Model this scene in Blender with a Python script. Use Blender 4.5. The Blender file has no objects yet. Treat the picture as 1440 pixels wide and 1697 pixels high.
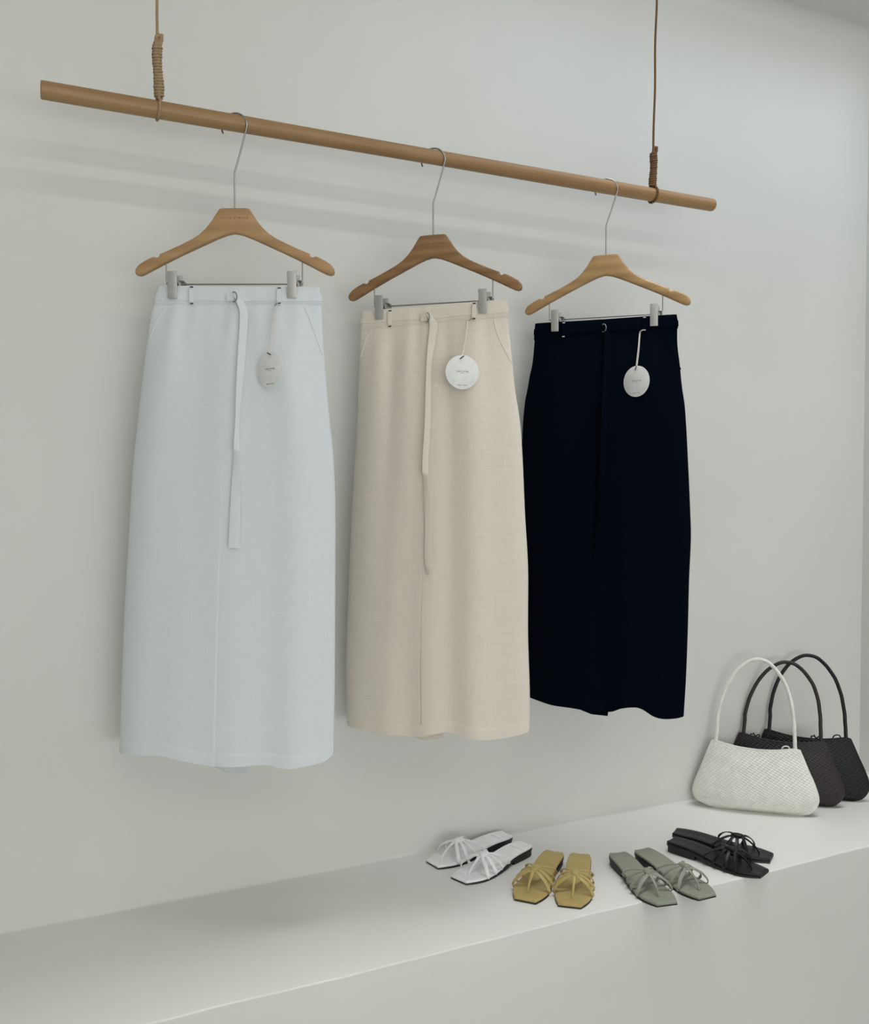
import bpy, bmesh, math, random
from mathutils import Vector, Matrix

random.seed(7)
PI = math.pi
scene = bpy.context.scene
COL = scene.collection
R = math.radians

# ------------------------------------------------------------------ helpers
def interp(pts, x):
    """smooth (Catmull/Hermite) interpolation of (x, y) pairs sorted by x"""
    if x <= pts[0][0]:
        return pts[0][1]
    if x >= pts[-1][0]:
        return pts[-1][1]
    for i in range(len(pts) - 1):
        x0, y0 = pts[i]
        x1, y1 = pts[i + 1]
        if x0 <= x <= x1:
            h = x1 - x0
            s = (y1 - y0) / h
            m0 = s if i == 0 else (y1 - pts[i - 1][1]) / (x1 - pts[i - 1][0])
            m1 = s if i + 2 >= len(pts) else (pts[i + 2][1] - y0) / (pts[i + 2][0] - x0)
            t = (x - x0) / h
            return ((2*t**3 - 3*t*t + 1) * y0 + (t**3 - 2*t*t + t) * h * m0
                    + (-2*t**3 + 3*t*t) * y1 + (t**3 - t*t) * h * m1)
    return pts[-1][1]

def spline(pts, n=8, closed=False):
    P = [Vector(p) for p in pts]
    out = []
    m = len(P)
    rng = range(m) if closed else range(m - 1)
    for i in rng:
        p1, p2 = P[i], P[(i + 1) % m]
        p0 = P[(i - 1) % m] if (closed or i > 0) else p1 * 2 - p2
        p3 = P[(i + 2) % m] if (closed or i + 2 < m) else p2 * 2 - p1
        for k in range(n):
            t = k / n
            out.append(0.5 * ((2 * p1) + (p2 - p0) * t + (2*p0 - 5*p1 + 4*p2 - p3) * t*t
                              + (3*p1 - p0 - 3*p2 + p3) * t**3))
    if not closed:
        out.append(P[-1].copy())
    return out

class MB:
    """collects vertices and faces for one mesh object"""
    def __init__(self):
        self.v, self.f = [], []

    def add(self, vs, fs):
        o = len(self.v)
        self.v += [tuple(p) for p in vs]
        self.f += [tuple(i + o for i in q) for q in fs]

    def grid(self, rows, closed_u=False, flip=False):
        nr, nc = len(rows), len(rows[0])
        vs = [p for r in rows for p in r]
        fs = []
        for i in range(nr - 1):
            for j in range(nc if closed_u else nc - 1):
                a, b = i*nc + j, i*nc + (j + 1) % nc
                q = (a, b, b + nc, a + nc)
                fs.append(q[::-1] if flip else q)
        self.add(vs, fs)

    def box(self, c, s, rot=None, bev=0.0):
        cx, cy, cz = c
        hx, hy, hz = s[0]/2, s[1]/2, s[2]/2
        bm = bmesh.new()
        bmesh.ops.create_cube(bm, size=1)
        for v in bm.verts:
            v.co = Vector((v.co.x*2*hx, v.co.y*2*hy, v.co.z*2*hz))
        if bev:
            bmesh.ops.bevel(bm, geom=list(bm.edges), offset=bev, segments=2, profile=.6, affect='EDGES')
        M = rot if rot else Matrix.Identity(3)
        bm.verts.index_update()
        self.add([M @ v.co + Vector(c) for v in bm.verts],
                 [[v.index for v in f.verts] for f in bm.faces])
        bm.free()

    def sweep(self, pts, prof, closed=False, up=None, caps=True, scale=None, twist=None):
        """sweep a 2D profile [(a, b)] along pts; up: fixed reference or parallel transport"""
        P = [Vector(p) for p in pts]
        n = len(P)
        rows = []
        N = None
        for i in range(n):
            if closed:
                t = P[(i + 1) % n] - P[i - 1]
            else:
                t = P[min(i + 1, n - 1)] - P[max(i - 1, 0)]
            t.normalize()
            if up is not None:
                u = up[i] if isinstance(up, list) else up
                N = Vector(u)
                N = N - t * N.dot(t)
                if N.length < 1e-6:
                    N = t.orthogonal()
            elif N is None:
                N = t.orthogonal()
            else:
                N = N - t * N.dot(t)
            N.normalize()
            B = t.cross(N)
            s = scale[i] if scale else 1
            sx, sy = s if isinstance(s, (tuple, list)) else (s, s)
            row = []
            pr = prof(i) if callable(prof) else prof
            for a, b in pr:
                row.append(P[i] + B * a * sx + N * b * sy)
            rows.append(row)
        if closed:
            rows.append(rows[0])
        self.grid(rows, closed_u=True)
        if caps and not closed:
            k = len(rows[0])
            self.add(rows[0], [tuple(range(k))])
            self.add(rows[-1], [tuple(range(k))[::-1]])

    def build(self, name, mat, parent=None, smooth=True, sharp=40):
        me = bpy.data.meshes.new(name)
        me.from_pydata(self.v, [], self.f)
        bm = bmesh.new()
        bm.from_mesh(me)
        bmesh.ops.remove_doubles(bm, verts=bm.verts, dist=1e-6)
        bmesh.ops.recalc_face_normals(bm, faces=bm.faces)
        bm.to_mesh(me)
        bm.free()
        me.materials.append(mat)
        if smooth:
            me.shade_smooth()
            me.set_sharp_from_angle(angle=R(sharp))
        o = bpy.data.objects.new(name, me)
        COL.objects.link(o)
        if parent:
            o.parent = parent
        return o

def circ(r, n=10, sq=1.0):
    return [(r*math.cos(2*PI*k/n), r*sq*math.sin(2*PI*k/n)) for k in range(n)]

def flat(w, h, n=12):
    """flattened strap profile"""
    out = []
    for k in range(n):
        a = 2*PI*k/n
        c, s = math.cos(a), math.sin(a)
        out.append((w/2*math.copysign(abs(c)**.6, c), h/2*math.copysign(abs(s)**.6, s)))
    return out

def empty(name, loc, rotz=0, rot=None):
    o = bpy.data.objects.new(name, None)
    o.empty_display_size = .05
    COL.objects.link(o)
    o.location = loc
    o.rotation_euler = rot if rot else (0, 0, rotz)
    return o

def tag(o, label=None, cat=None, group=None, kind=None):
    if label: o['label'] = label
    if cat: o['category'] = cat
    if group: o['group'] = group
    if kind: o['kind'] = kind
    return o

def text_mesh(name, body, size, mat, parent, M, extrude=.0001, spacing=1.0):
    cu = bpy.data.curves.new(name + '_curve', 'FONT')
    cu.body = body
    cu.size = size
    cu.align_x = 'CENTER'
    cu.align_y = 'CENTER'
    cu.extrude = extrude
    cu.space_character = spacing
    t = bpy.data.objects.new(name + '_curve', cu)
    COL.objects.link(t)
    dg = bpy.context.evaluated_depsgraph_get()
    dg.update()
    me = bpy.data.meshes.new_from_object(t.evaluated_get(dg))
    bpy.data.objects.remove(t)
    bpy.data.curves.remove(cu)
    me.transform(M)
    me.materials.clear()
    me.materials.append(mat)
    me.name = name
    o = bpy.data.objects.new(name, me)
    COL.objects.link(o)
    o.parent = parent
    return o

# ------------------------------------------------------------------ materials
class NT:
    def __init__(self, name):
        self.m = bpy.data.materials.new(name)
        self.m.use_nodes = True
        self.n = self.m.node_tree.nodes
        self.l = self.m.node_tree.links
        self.b = self.n['Principled BSDF']

    def node(self, t, **kw):
        nd = self.n.new(t)
        for k, v in kw.items():
            if k in nd.inputs.keys():
                nd.inputs[k].default_value = v
            else:
                setattr(nd, k, v)
        return nd

    def link(self, a, b):
        self.l.new(a, b)

    def coord(self, scale=(1, 1, 1), kind='Object', rot=(0, 0, 0)):
        tc = self.node('ShaderNodeTexCoord')
        mp = self.node('ShaderNodeMapping')
        mp.inputs['Scale'].default_value = scale
        mp.inputs['Rotation'].default_value = rot
        self.link(tc.outputs[kind], mp.inputs['Vector'])
        return mp.outputs['Vector']

    def ramp(self, fac, stops):
        r = self.node('ShaderNodeValToRGB')
        e = r.color_ramp.elements
        while len(e) < len(stops):
            e.new(.5)
        for i, (p, c) in enumerate(stops):
            e[i].position = p
            e[i].color = (*c, 1)
        self.link(fac, r.inputs['Fac'])
        return r.outputs['Color']

    def bump(self, h, strength=.2, dist=.001, prev=None):
        b = self.node('ShaderNodeBump', Strength=strength, Distance=dist)
        self.link(h, b.inputs['Height'])
        if prev:
            self.link(prev, b.inputs['Normal'])
        self.link(b.outputs['Normal'], self.b.inputs['Normal'])
        return b.outputs['Normal']

def plain(name, col, rough=.5, metal=0, spec=.5):
    t = NT(name)
    n = t.node('ShaderNodeTexNoise', Scale=60.0, Detail=3.0)
    t.link(t.coord(), n.inputs['Vector'])
    c2 = tuple(min(1, x*1.05) for x in col)
    c1 = tuple(x*.95 for x in col)
    t.link(t.ramp(n.outputs['Fac'], [(.3, c1), (.7, c2)]), t.b.inputs['Base Color'])
    t.b.inputs['Roughness'].default_value = rough
    t.b.inputs['Metallic'].default_value = metal
    t.b.inputs['Specular IOR Level'].default_value = spec
    return t.m

def wall_mat(name, col, rough=.42, bump=.12):
    t = NT(name)
    v = t.coord()
    n = t.node('ShaderNodeTexNoise', Scale=1.6, Detail=4.0, Roughness=.55)
    t.link(v, n.inputs['Vector'])
    c1 = tuple(x*.965 for x in col)
    c2 = tuple(min(1, x*1.03) for x in col)
    t.link(t.ramp(n.outputs['Fac'], [(.3, c1), (.7, c2)]), t.b.inputs['Base Color'])
    g = t.node('ShaderNodeTexNoise', Scale=260.0, Detail=3.0)
    t.link(v, g.inputs['Vector'])
    w = t.node('ShaderNodeTexNoise', Scale=9.0, Detail=3.0)
    t.link(v, w.inputs['Vector'])
    p = t.bump(w.outputs['Fac'], bump*.8, .006)
    t.bump(g.outputs['Fac'], bump, .0012, p)
    t.b.inputs['Roughness'].default_value = rough
    return t.m

def wood_mat(name, c1, c2, axis='X', scale=14.0, rough=.42):
    t = NT(name)
    sc = {'X': (.12, 1, 1), 'Z': (1, 1, .12)}[axis]
    v = t.coord(sc)
    n = t.node('ShaderNodeTexNoise', Scale=scale, Detail=5.0, Roughness=.6, Distortion=1.2)
    t.link(v, n.inputs['Vector'])
    w = t.node('ShaderNodeTexWave', Scale=scale*.55, Distortion=6.0, Detail=3.0)
    w.bands_direction = 'Z' if axis == 'X' else 'X'
    t.link(v, w.inputs['Vector'])
    mx = t.node('ShaderNodeMix')
    mx.inputs[0].default_value = .35
    t.link(n.outputs['Fac'], mx.inputs[2])
    t.link(w.outputs['Fac'], mx.inputs[3])
    fine = t.node('ShaderNodeTexNoise', Scale=scale*26, Detail=2.0)
    t.link(t.coord({'X': (.03, 1, 1), 'Z': (1, 1, .03)}[axis]), fine.inputs['Vector'])
    ad = t.node('ShaderNodeMix')
    ad.inputs[0].default_value = .3
    t.link(mx.outputs[0], ad.inputs[2])
    t.link(fine.outputs['Fac'], ad.inputs[3])
    mid = tuple((a+b)/2 for a, b in zip(c1, c2))
    t.link(t.ramp(ad.outputs[0], [(.25, c2), (.5, mid), (.75, c1)]), t.b.inputs['Base Color'])
    t.b.inputs['Roughness'].default_value = rough
    t.bump(fine.outputs['Fac'], .15, .0006)
    return t.m

def cloth_mat(name, col, weave=1.0, sheen=.15, rough=.9, var=.06, strength=.35, spec=.2):
    t = NT(name)
    def threads(sc):
        n = t.node('ShaderNodeTexNoise', Scale=1.0, Detail=3.0)
        t.link(t.coord(sc), n.inputs['Vector'])
        return n.outputs['Fac']
    a = threads((520*weave, 520*weave, 26*weave))
    b = threads((26*weave, 26*weave, 520*weave))
    mx = t.node('ShaderNodeMix')
    mx.inputs[0].default_value = .5
    t.link(a, mx.inputs[2]); t.link(b, mx.inputs[3])
    c1 = tuple(x*(1-var) for x in col)
    c2 = tuple(min(1, x*(1+var)) for x in col)
    t.link(t.ramp(mx.outputs[0], [(.35, c1), (.65, c2)]), t.b.inputs['Base Color'])
    t.b.inputs['Roughness'].default_value = rough
    t.b.inputs['Specular IOR Level'].default_value = spec
    t.b.inputs['Sheen Weight'].default_value = sheen
    t.b.inputs['Sheen Roughness'].default_value = .5
    t.bump(mx.outputs[0], strength, .0008)
    return t.m

def leather_mat(name, col, rough=.45, strength=.15, spec=.5):
    t = NT(name)
    v = t.node('ShaderNodeTexVoronoi', Scale=900.0)
    t.link(t.coord(), v.inputs['Vector'])
    n = t.node('ShaderNodeTexNoise', Scale=40.0, Detail=4.0)
    t.link(t.coord(), n.inputs['Vector'])
    c1 = tuple(x*.93 for x in col)
    c2 = tuple(min(1, x*1.05) for x in col)
    t.link(t.ramp(n.outputs['Fac'], [(.3, c1), (.7, c2)]), t.b.inputs['Base Color'])
    t.b.inputs['Roughness'].default_value = rough
    t.b.inputs['Specular IOR Level'].default_value = spec
    t.bump(v.outputs['Distance'], strength, .0004)
    return t.m

def jute_mat(name, c1, c2):
    t = NT(name)
    n = t.node('ShaderNodeTexNoise', Scale=420.0, Detail=4.0, Roughness=.7)
    t.link(t.coord(), n.inputs['Vector'])
    t.link(t.ramp(n.outputs['Fac'], [(.3, c2), (.7, c1)]), t.b.inputs['Base Color'])
    t.b.inputs['Roughness'].default_value = .95
    t.b.inputs['Specular IOR Level'].default_value = .1
    t.bump(n.outputs['Fac'], .8, .0012)
    return t.m

M = dict(
    wall=wall_mat('wall_paint', (.72, .725, .685), .40),
    ledge=wall_mat('ledge_paint', (.74, .735, .70), .5, .1),
    ceil=wall_mat('ceiling_paint', (.74, .74, .72), .8),
    floor=wall_mat('floor_concrete', (.45, .44, .42), .5),
    rail=wood_mat('rail_wood', (.46, .295, .14), (.27, .15, .06), 'X', 10.0, .42),
    hang_a=wood_mat('hanger_maple', (.50, .31, .15), (.38, .22, .095), 'X', 16.0),
    hang_b=wood_mat('hanger_walnut', (.36, .20, .085), (.215, .11, .043), 'X', 24.0),
    hang_c=wood_mat('hanger_beech', (.50, .315, .14), (.35, .20, .08), 'X', 20.0),
    engrave=plain('engraving', (.11, .05, .02), .8),
    steel=plain('brushed_steel', (.42, .41, .40), .28, 1.0),
    clip=plain('satin_clip_metal', (.54, .54, .52), .45, .8),
    dark=plain('dark_rubber', (.035, .035, .035), .5),
    white=cloth_mat('white_linen', (.765, .81, .84), 1.0, .1, .9, .025),
    beige=cloth_mat('oat_linen', (.80, .745, .655), .8, .1, .9, .045, .4),
    navy=cloth_mat('navy_suiting', (.0004, .0022, .0065), 1.4, .0, .95, .15, .2, .06),
    thread_b=plain('black_thread', (.012, .012, .012), .8),
    thread_w=plain('white_thread', (.8, .8, .8), .8),
    ring=plain('ring_metal', (.33, .34, .35), .3, .9),
    card=plain('white_card', (.87, .88, .88), .6),
    ink=plain('black_ink', (.03, .03, .03), .7),
    ink_pale=plain('grey_ink', (.22, .22, .21), .7),
    string=plain('cotton_string', (.78, .75, .71), .9),
    jute=jute_mat('jute_rope', (.50, .375, .235), (.26, .175, .095)),
    jute_shaded=jute_mat('shaded_jute_rope', (.24, .145, .07), (.10, .055, .025)),  # same jute, darkened: backlit look against the bright wall put into colour
    ink_lw=plain('pale_print', (.52, .52, .52), .6),
    ink_lb=plain('dark_print', (.10, .10, .10), .5),
    lw=leather_mat('white_leather', (.88, .88, .89), .42),
    ly=leather_mat('mustard_leather', (.44, .33, .115), .45),
    lg=leather_mat('sage_leather', (.25, .27, .21), .5),
    lb=leather_mat('black_leather', (.0035, .004, .0045), .38, .15, .25),
    sole=plain('black_sole', (.012, .012, .013), .55),
    bag_w=leather_mat('cream_woven_leather', (.79, .785, .72), .5),
    bag_br=leather_mat('brown_woven_leather', (.027, .0195, .0215), .42, .15, .35),
    bag_bk=leather_mat('black_woven_leather', (.005, .0075, .0085), .42, .15, .35),
)

# ------------------------------------------------------------------ room
CAM = Vector((0, -2.03, 1.40))
LEDGE_Z, LEDGE_Y = .48, -.45
XR = 2.489          # right corner
XL = -2.6
CEIL = 2.808

def plane_wall(name, quads, mat, bev=None):
    b = MB()
    for q in quads:
        b.add(q, [tuple(range(len(q)))])
    o = b.build(name, mat, None, smooth=False)
    o['kind'] = 'structure'
    return o

def slab(name, lo, hi, mat):
    b = MB()
    c = [(lo[i]+hi[i])/2 for i in range(3)]
    s = [hi[i]-lo[i] for i in range(3)]
    b.box(c, s)
    o = b.build(name, mat, None, smooth=False)
    o['kind'] = 'structure'
    return o

slab('wall_back', (XL-.15, 0, 0), (5.35, .15, CEIL+.12), M['wall'])
slab('wall_right', (XR, -.10, 0), (XR+.15, 0, CEIL+.12), M['wall'])
slab('wall_end', (5.2, -4.6, 0), (5.35, 0, CEIL+.12), M['wall'])
slab('wall_left', (XL-.15, -4.6, 0), (XL, 0, CEIL+.12), M['wall'])
slab('floor', (XL-.15, -6.2, -.12), (5.2, .15, 0), M['floor'])
slab('ceiling', (XL-.15, -4.6, CEIL), (5.2, 0, CEIL+.12), M['ceil'])

# soft plaster cove where the wall meets the ceiling
b = MB()
rows = []
for k in range(13):
    a = PI/2*k/12
    y = -.05 + .05*math.cos(a)
    z = CEIL - .05 + .05*math.sin(a)
    rows.append([(XL, y, z), (XR, y, z)])
rows.append([(XL, 0, CEIL), (XR, 0, CEIL)])
rows.append(rows[0])
b.grid(rows)
o = b.build('trim_1', M['ceil'])
o['kind'] = 'structure'

# plastered display ledge along the wall, edges slightly uneven and rounded
b = MB()
rows = []
nx = 160
for i in range(nx + 1):
    x = XL + (XR - XL)*i/nx
    w = .0016*math.sin(x*7.1) + .0011*math.sin(x*17.3 + 1) + .0007*math.sin(x*41)
    h = .0012*math.sin(x*5.3 + 2) + .0008*math.sin(x*23)
    yf, zt, rr = LEDGE_Y + w, LEDGE_Z + h*.4, .0035
    sec = [(0, 0), (0, zt + .006 + .001*math.sin(x*9)), (-.0018, zt + .0022), (-.0055, zt), (-.2, zt), (yf + .05, zt), (yf + rr, zt)]
    for k in range(1, 5):
        a = PI/2*k/4
        sec.append((yf + rr - rr*math.sin(a), zt - rr + rr*math.cos(a)))
    sec += [(yf, .3), (yf, 0)]
    rows.append([(x, y, z) for y, z in sec])
b.grid(rows)
o = b.build('ledge', M['ledge'])
tag(o, 'long plastered ledge running along the foot of the back wall', 'ledge', None, 'structure')

# ------------------------------------------------------------------ rail and ropes
RAIL_Y, RAIL_Z, RAIL_R = -.204, 2.1225, .0165
RX0, RX1 = .071, 1.668
b = MB()
rows = []
n = 24
prof = [(RX0, 0), (RX0, .0150), (RX0 + .0008, .0162), (RX0 + .003, .0166)]
for k in range(1, 60):
    x = RX0 + (RX1 - RX0)*k/60
    prof.append((x, .0166 + .0004*math.sin(x*6.0) - .0006*k/60))
prof += [(RX1 - .005, .0158), (RX1 - .0015, .0148), (RX1, .0128), (RX1, 0)]
for x, r in prof:
    rows.append([(x - (RX0+RX1)/2, r*math.cos(2*PI*j/n), r*math.sin(2*PI*j/n)) for j in range(n)])
b.grid(rows, closed_u=True)
rail = b.build('hanging_rail', M['rail'])
rail.location = ((RX0+RX1)/2, RAIL_Y, RAIL_Z)
tag(rail, 'long round wooden rail hung level from two jute ropes', 'clothes rail')

def trilobe(r, tw):
    def f(i):
        out = []
        for k in range(12):
            a = 2*PI*k/12
            rr = r*(.86 + .16*abs(math.cos(1.5*(a - tw*i))))
            out.append((rr*math.cos(a), rr*math.sin(a)))
        return out
    return f

def rope(x, z0, z1, lean, label, jm):
    """z0, z1: bottom and top of the coiled knot"""
    root = empty('hanging_rope', (x, RAIL_Y, z0))
    tag(root, label, 'rope', 'ropes holding up the wooden rail')
    r = .0028
    ht = z1 - z0
    rnd = random.Random(int(x*100))
    # the cord above the knot, up to the ceiling
    b = MB()
    top = CEIL - z0
    n = int((top - ht)/.0016)
    pts = []
    for k in range(n + 1):
        t = k/n
        z = ht - .006 + (top - ht + .006)*t
        pts.append((lean*t + .0008*math.sin(z*31), .0006*math.sin(z*23), z))
    b.sweep(pts, trilobe(r, .42))
    b.build('cord', jm, root)
    # coil
    turns = ht/.0058
    pts = []
    N = int(turns*20)
    for k in range(N + 1):
        t = k/N
        a = 2*PI*turns*t
        rad = (.0068 + .0006*math.sin(t*9) + .0004*math.sin(a*.37))*(1 - .25*max(0, (t - .9)/.1) - .2*max(0, (.06 - t)/.06))
        cxo = .0016*math.sin(t*5.2 + x*3)
        pts.append((cxo + rad*math.cos(a), rad*math.sin(a), .002 + t*(ht - .004) + .0009*math.sin(a)))
    b = MB()
    b.sweep(pts, trilobe(r*1.08, .5))
    b.sweep([(0, 0, -.002), (0.0008, 0, ht*.5), (0, 0, ht)], circ(.0052, 10))
    b.build('coiled_knot', jm, root)
    # loose end stub on top of the knot
    b = MB()
    pts = spline([(-.004, -.004, ht - .006), (-.003, -.005, ht + .006), (.002, -.004, ht + .011), (.0055, -.004, ht + .006),
                  (.0065, -.005, ht + .001)], 8)
    b.sweep(pts, trilobe(r*1.25, .5))
    pts = spline([(.004, -.003, ht - .006), (.0062, -.004, ht + .004), (.0066, -.0045, ht + .013)], 8)
    b.sweep(pts, trilobe(r*1.35, .5))
    b.build('rope_end', jm, root)
    # loop around the rail
    b = MB()
    pts = []
    zc = RAIL_Z - z0
    rr = RAIL_R + r*.82
    for k in range(49):
        a = 2*PI*k/48 + PI/2
        pts.append((.0015*math.sin(a*1.0), rr*math.cos(a), zc + rr*math.sin(a)))
    b.sweep(pts[:-1], trilobe(r, .5), closed=True)
    pts = spline([(0, -.004, .006), (0.0005, -.0085, zc + RAIL_R*1.15), (0.0015, -rr*.86, zc + rr*.55)], 8)
    b.sweep(pts, trilobe(r, .5))
    b.build('rope_loop', jm, root)
    return root

rope(.2795, 2.1435, 2.252, -.0015, 'pale jute rope with a long coiled knot near the thick squared end of the rail', M['jute'])
rope(1.4735, 2.1405, 2.228, .010, 'shade-darkened jute rope with a short coiled knot beside the navy-skirt hanger', M['jute_shaded'])

# ------------------------------------------------------------------ hangers
def hanger_outline():
    top = [(.0, .0), (.016, .0), (.0275, -.0005), (.031, -.003), (.0375, -.0125), (.046, -.026), (.057, -.0395),
           (.070, -.0515), (.085, -.0610), (.105, -.0710), (.128, -.0815), (.1455, -.0890), (.1500, -.0905),
           (.1508, -.0940), (.1535, -.0972), (.1575, -.0980), (.1618, -.0960), (.167, -.0975), (.180, -.1040),
           (.192, -.1115), (.1985, -.1195), (.2000, -.1265), (.1975, -.1320), (.1915, -.1335), (.184, -.1315),
           (.170, -.1245), (.150, -.1140), (.125, -.1015), (.100, -.0895), (.078, -.0795), (.055, -.0690),
           (.035, -.0600), (.018, -.0535), (.006, -.0505), (.0, -.0500)]
    left = [(-x, z) for x, z in reversed(top[1:-1])]
    return top + left

def prism(outline, T, inset, yoff=None):
    """outline in xz; rounded prism in y"""
    n = len(outline)
    P = [Vector((x, z)) for x, z in outline]
    N = []
    for i in range(n):
        e1 = (P[i] - P[i-1]).normalized()
        e2 = (P[(i+1) % n] - P[i]).normalized()
        t = (e1 + e2).normalized()
        N.append(Vector((t.y, -t.x)))
    # outline runs clockwise seen from -y -> outward normal sign check
    A = sum(P[i-1].x*P[i].y - P[i].x*P[i-1].y for i in range(n))
    sgn = 1 if A > 0 else -1
    rings = []
    for d, y in ((inset*1.0, -T/2), (inset*.3, -T/2 + inset*.3), (0, -T/2 + inset), (0, T/2 - inset),
                 (inset*.3, T/2 - inset*.3), (inset, T/2)):
        ring = []
        for i in range(n):
            q = P[i] - N[i]*d*sgn
            ring.append((q.x, y + (yoff(q.x) if yoff else 0), q.y))
        rings.append(ring)
    b = MB()
    b.grid(rings, closed_u=True)
    bm = bmesh.new()
    vs = [bm.verts.new(p) for p in rings[0]]
    es = [bm.edges.new((vs[i-1], vs[i])) for i in range(n)]
    bmesh.ops.triangle_fill(bm, use_beauty=True, edges=es)
    bm.verts.index_update()
    idx = {v: k for k, v in enumerate(vs)}
    fs = [[idx[v] for v in f.verts] for f in bm.faces]
    bm.free()
    b.add(rings[0], fs)
    b.add(rings[-1], [f[::-1] for f in fs])
    return b

HANG = [(Vector((.426, -.205, 1.952)), R(26), R(38)),
        (Vector((.866, -.205, 1.951)), R(42), R(40)),
        (Vector((1.331, -.205, 1.958)), R(44), R(38))]

def hanger(i, wood, label, engraving, mat_ink):
    P0, yaw, hyaw = HANG[i]
    root = empty('skirt_hanger', P0, -yaw)
    tag(root, label, 'hanger', 'wooden clip hangers on the rail')
    body = prism(hanger_outline(), .017, .0038).build('hanger_body', wood, root, sharp=50)
    if engraving:
        Mx = Matrix.Translation((0.0005, -.00858, -.0205)) @ Matrix.Rotation(PI/2, 4, 'X')
        text_mesh('engraved_lettering', engraving, .0048, mat_ink, root, Mx, .00012, 1.95)
    # swivel hook: in its own plane, turned against the hanger
    a = hyaw - yaw
    ca, sa = math.cos(a), -math.sin(a)
    zt = RAIL_Z + RAIL_R - P0.z + .0006
    rc = .0268
    wire = .0018
    cz = zt + wire - rc
    pl = [(0, -.006), (0, .03), (0, .068), (.0006, .0735), (.0028, .080)]
    a0 = R(-8)
    end = (rc*math.cos(a0), cz + rc*math.sin(a0))
    for k in range(1, 5):
        t = k/5
        pl.append((.0028 + (end[0] - .0028)*t + .0006*math.sin(PI*t), .080 + (end[1] - .080)*t))
    arc = [(rc*math.cos(a0 + (R(205) - a0)*k/36), cz + rc*math.sin(a0 + (R(205) - a0)*k/36)) for k in range(37)]
    pl = pl[:-1] + arc
    pts = [Vector((s*ca, s*sa, z)) for s, z in pl]
    b = MB()
    b.sweep(pts, circ(wire, 10))
    b.build('hook', M['steel'], root)
    # clip wire: two drops and the cross bar
    b = MB()
    zb = -.1500
    path = [(-.1385, 0, -.104), (-.1385, 0, -.142), (-.1375, 0, -.1475), (-.134, 0, zb), (-.125, 0, zb),
            (0, 0, zb), (.125, 0, zb), (.1305, 0, zb), (.1340, 0, -.1475), (.135, 0, -.142), (.135, 0, -.104)]
    b.sweep(path, circ(.0015, 10))
    b.sweep([(-.101, 0, zb), (-.098, 0, zb), (-.0975, 0, zb)], circ(.0026, 10))
    b.sweep([(-.1385, 0, -.1475), (-.134, 0, zb)], circ(.0024, 10))
    b.build('clip_bar', M['steel'], root)
    for s, x in ((-1, -.1215), (1, .1165)):
        cb = MB()
        tilt = Matrix.Rotation(R(4), 3, 'X')
        cb.box((x, -.0175, -.1545), (.0185, .0042, .0530), tilt, .0012)
        front = cb.build('clip', M['clip'], root, sharp=30)
        bb = MB()
        bb.box((x + .001, .0175, -.1545), (.0185, .0038, .0530), Matrix.Rotation(R(-4), 3, 'X'), .0012)
        bb.build('back_plate', M['clip'], front, sharp=30)
        sb = MB()
        pts = []
        for k in range(73):
            t = k/72
            aa = 2*PI*4*t
            pts.append((x - .007 + .014*t, .0042*math.cos(aa), -.1500 + .0042*math.sin(aa)))
        sb.sweep(pts, circ(.0009, 6))
        sb.build('spring', M['ring'], front)
        tb = MB()
        tb.box((x + .0135, .004, -.1435), (.009, .022, .0016), None, .0004)
        tb.box((x + .0135, .0145, -.1500), (.009, .0014, .0145), None, .0004)
        tb.box((x + .0105, .004, -.1515), (.0035, .02, .0085), None, .0006)
        tb.build('spring_bracket', M['clip'], front, sharp=30)
    return root

hanger(0, M['hang_a'], 'pale wooden clip hanger with burnt-in lettering holding the white skirt', 'STYLE STRING', M['engrave'])
hanger(1, M['hang_b'], 'darker brown wooden clip hanger holding the beige skirt', 'STYLE STRING', M['engrave'])
hanger(2, M['hang_c'], 'golden wooden clip hanger holding the navy skirt', None, None)

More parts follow.
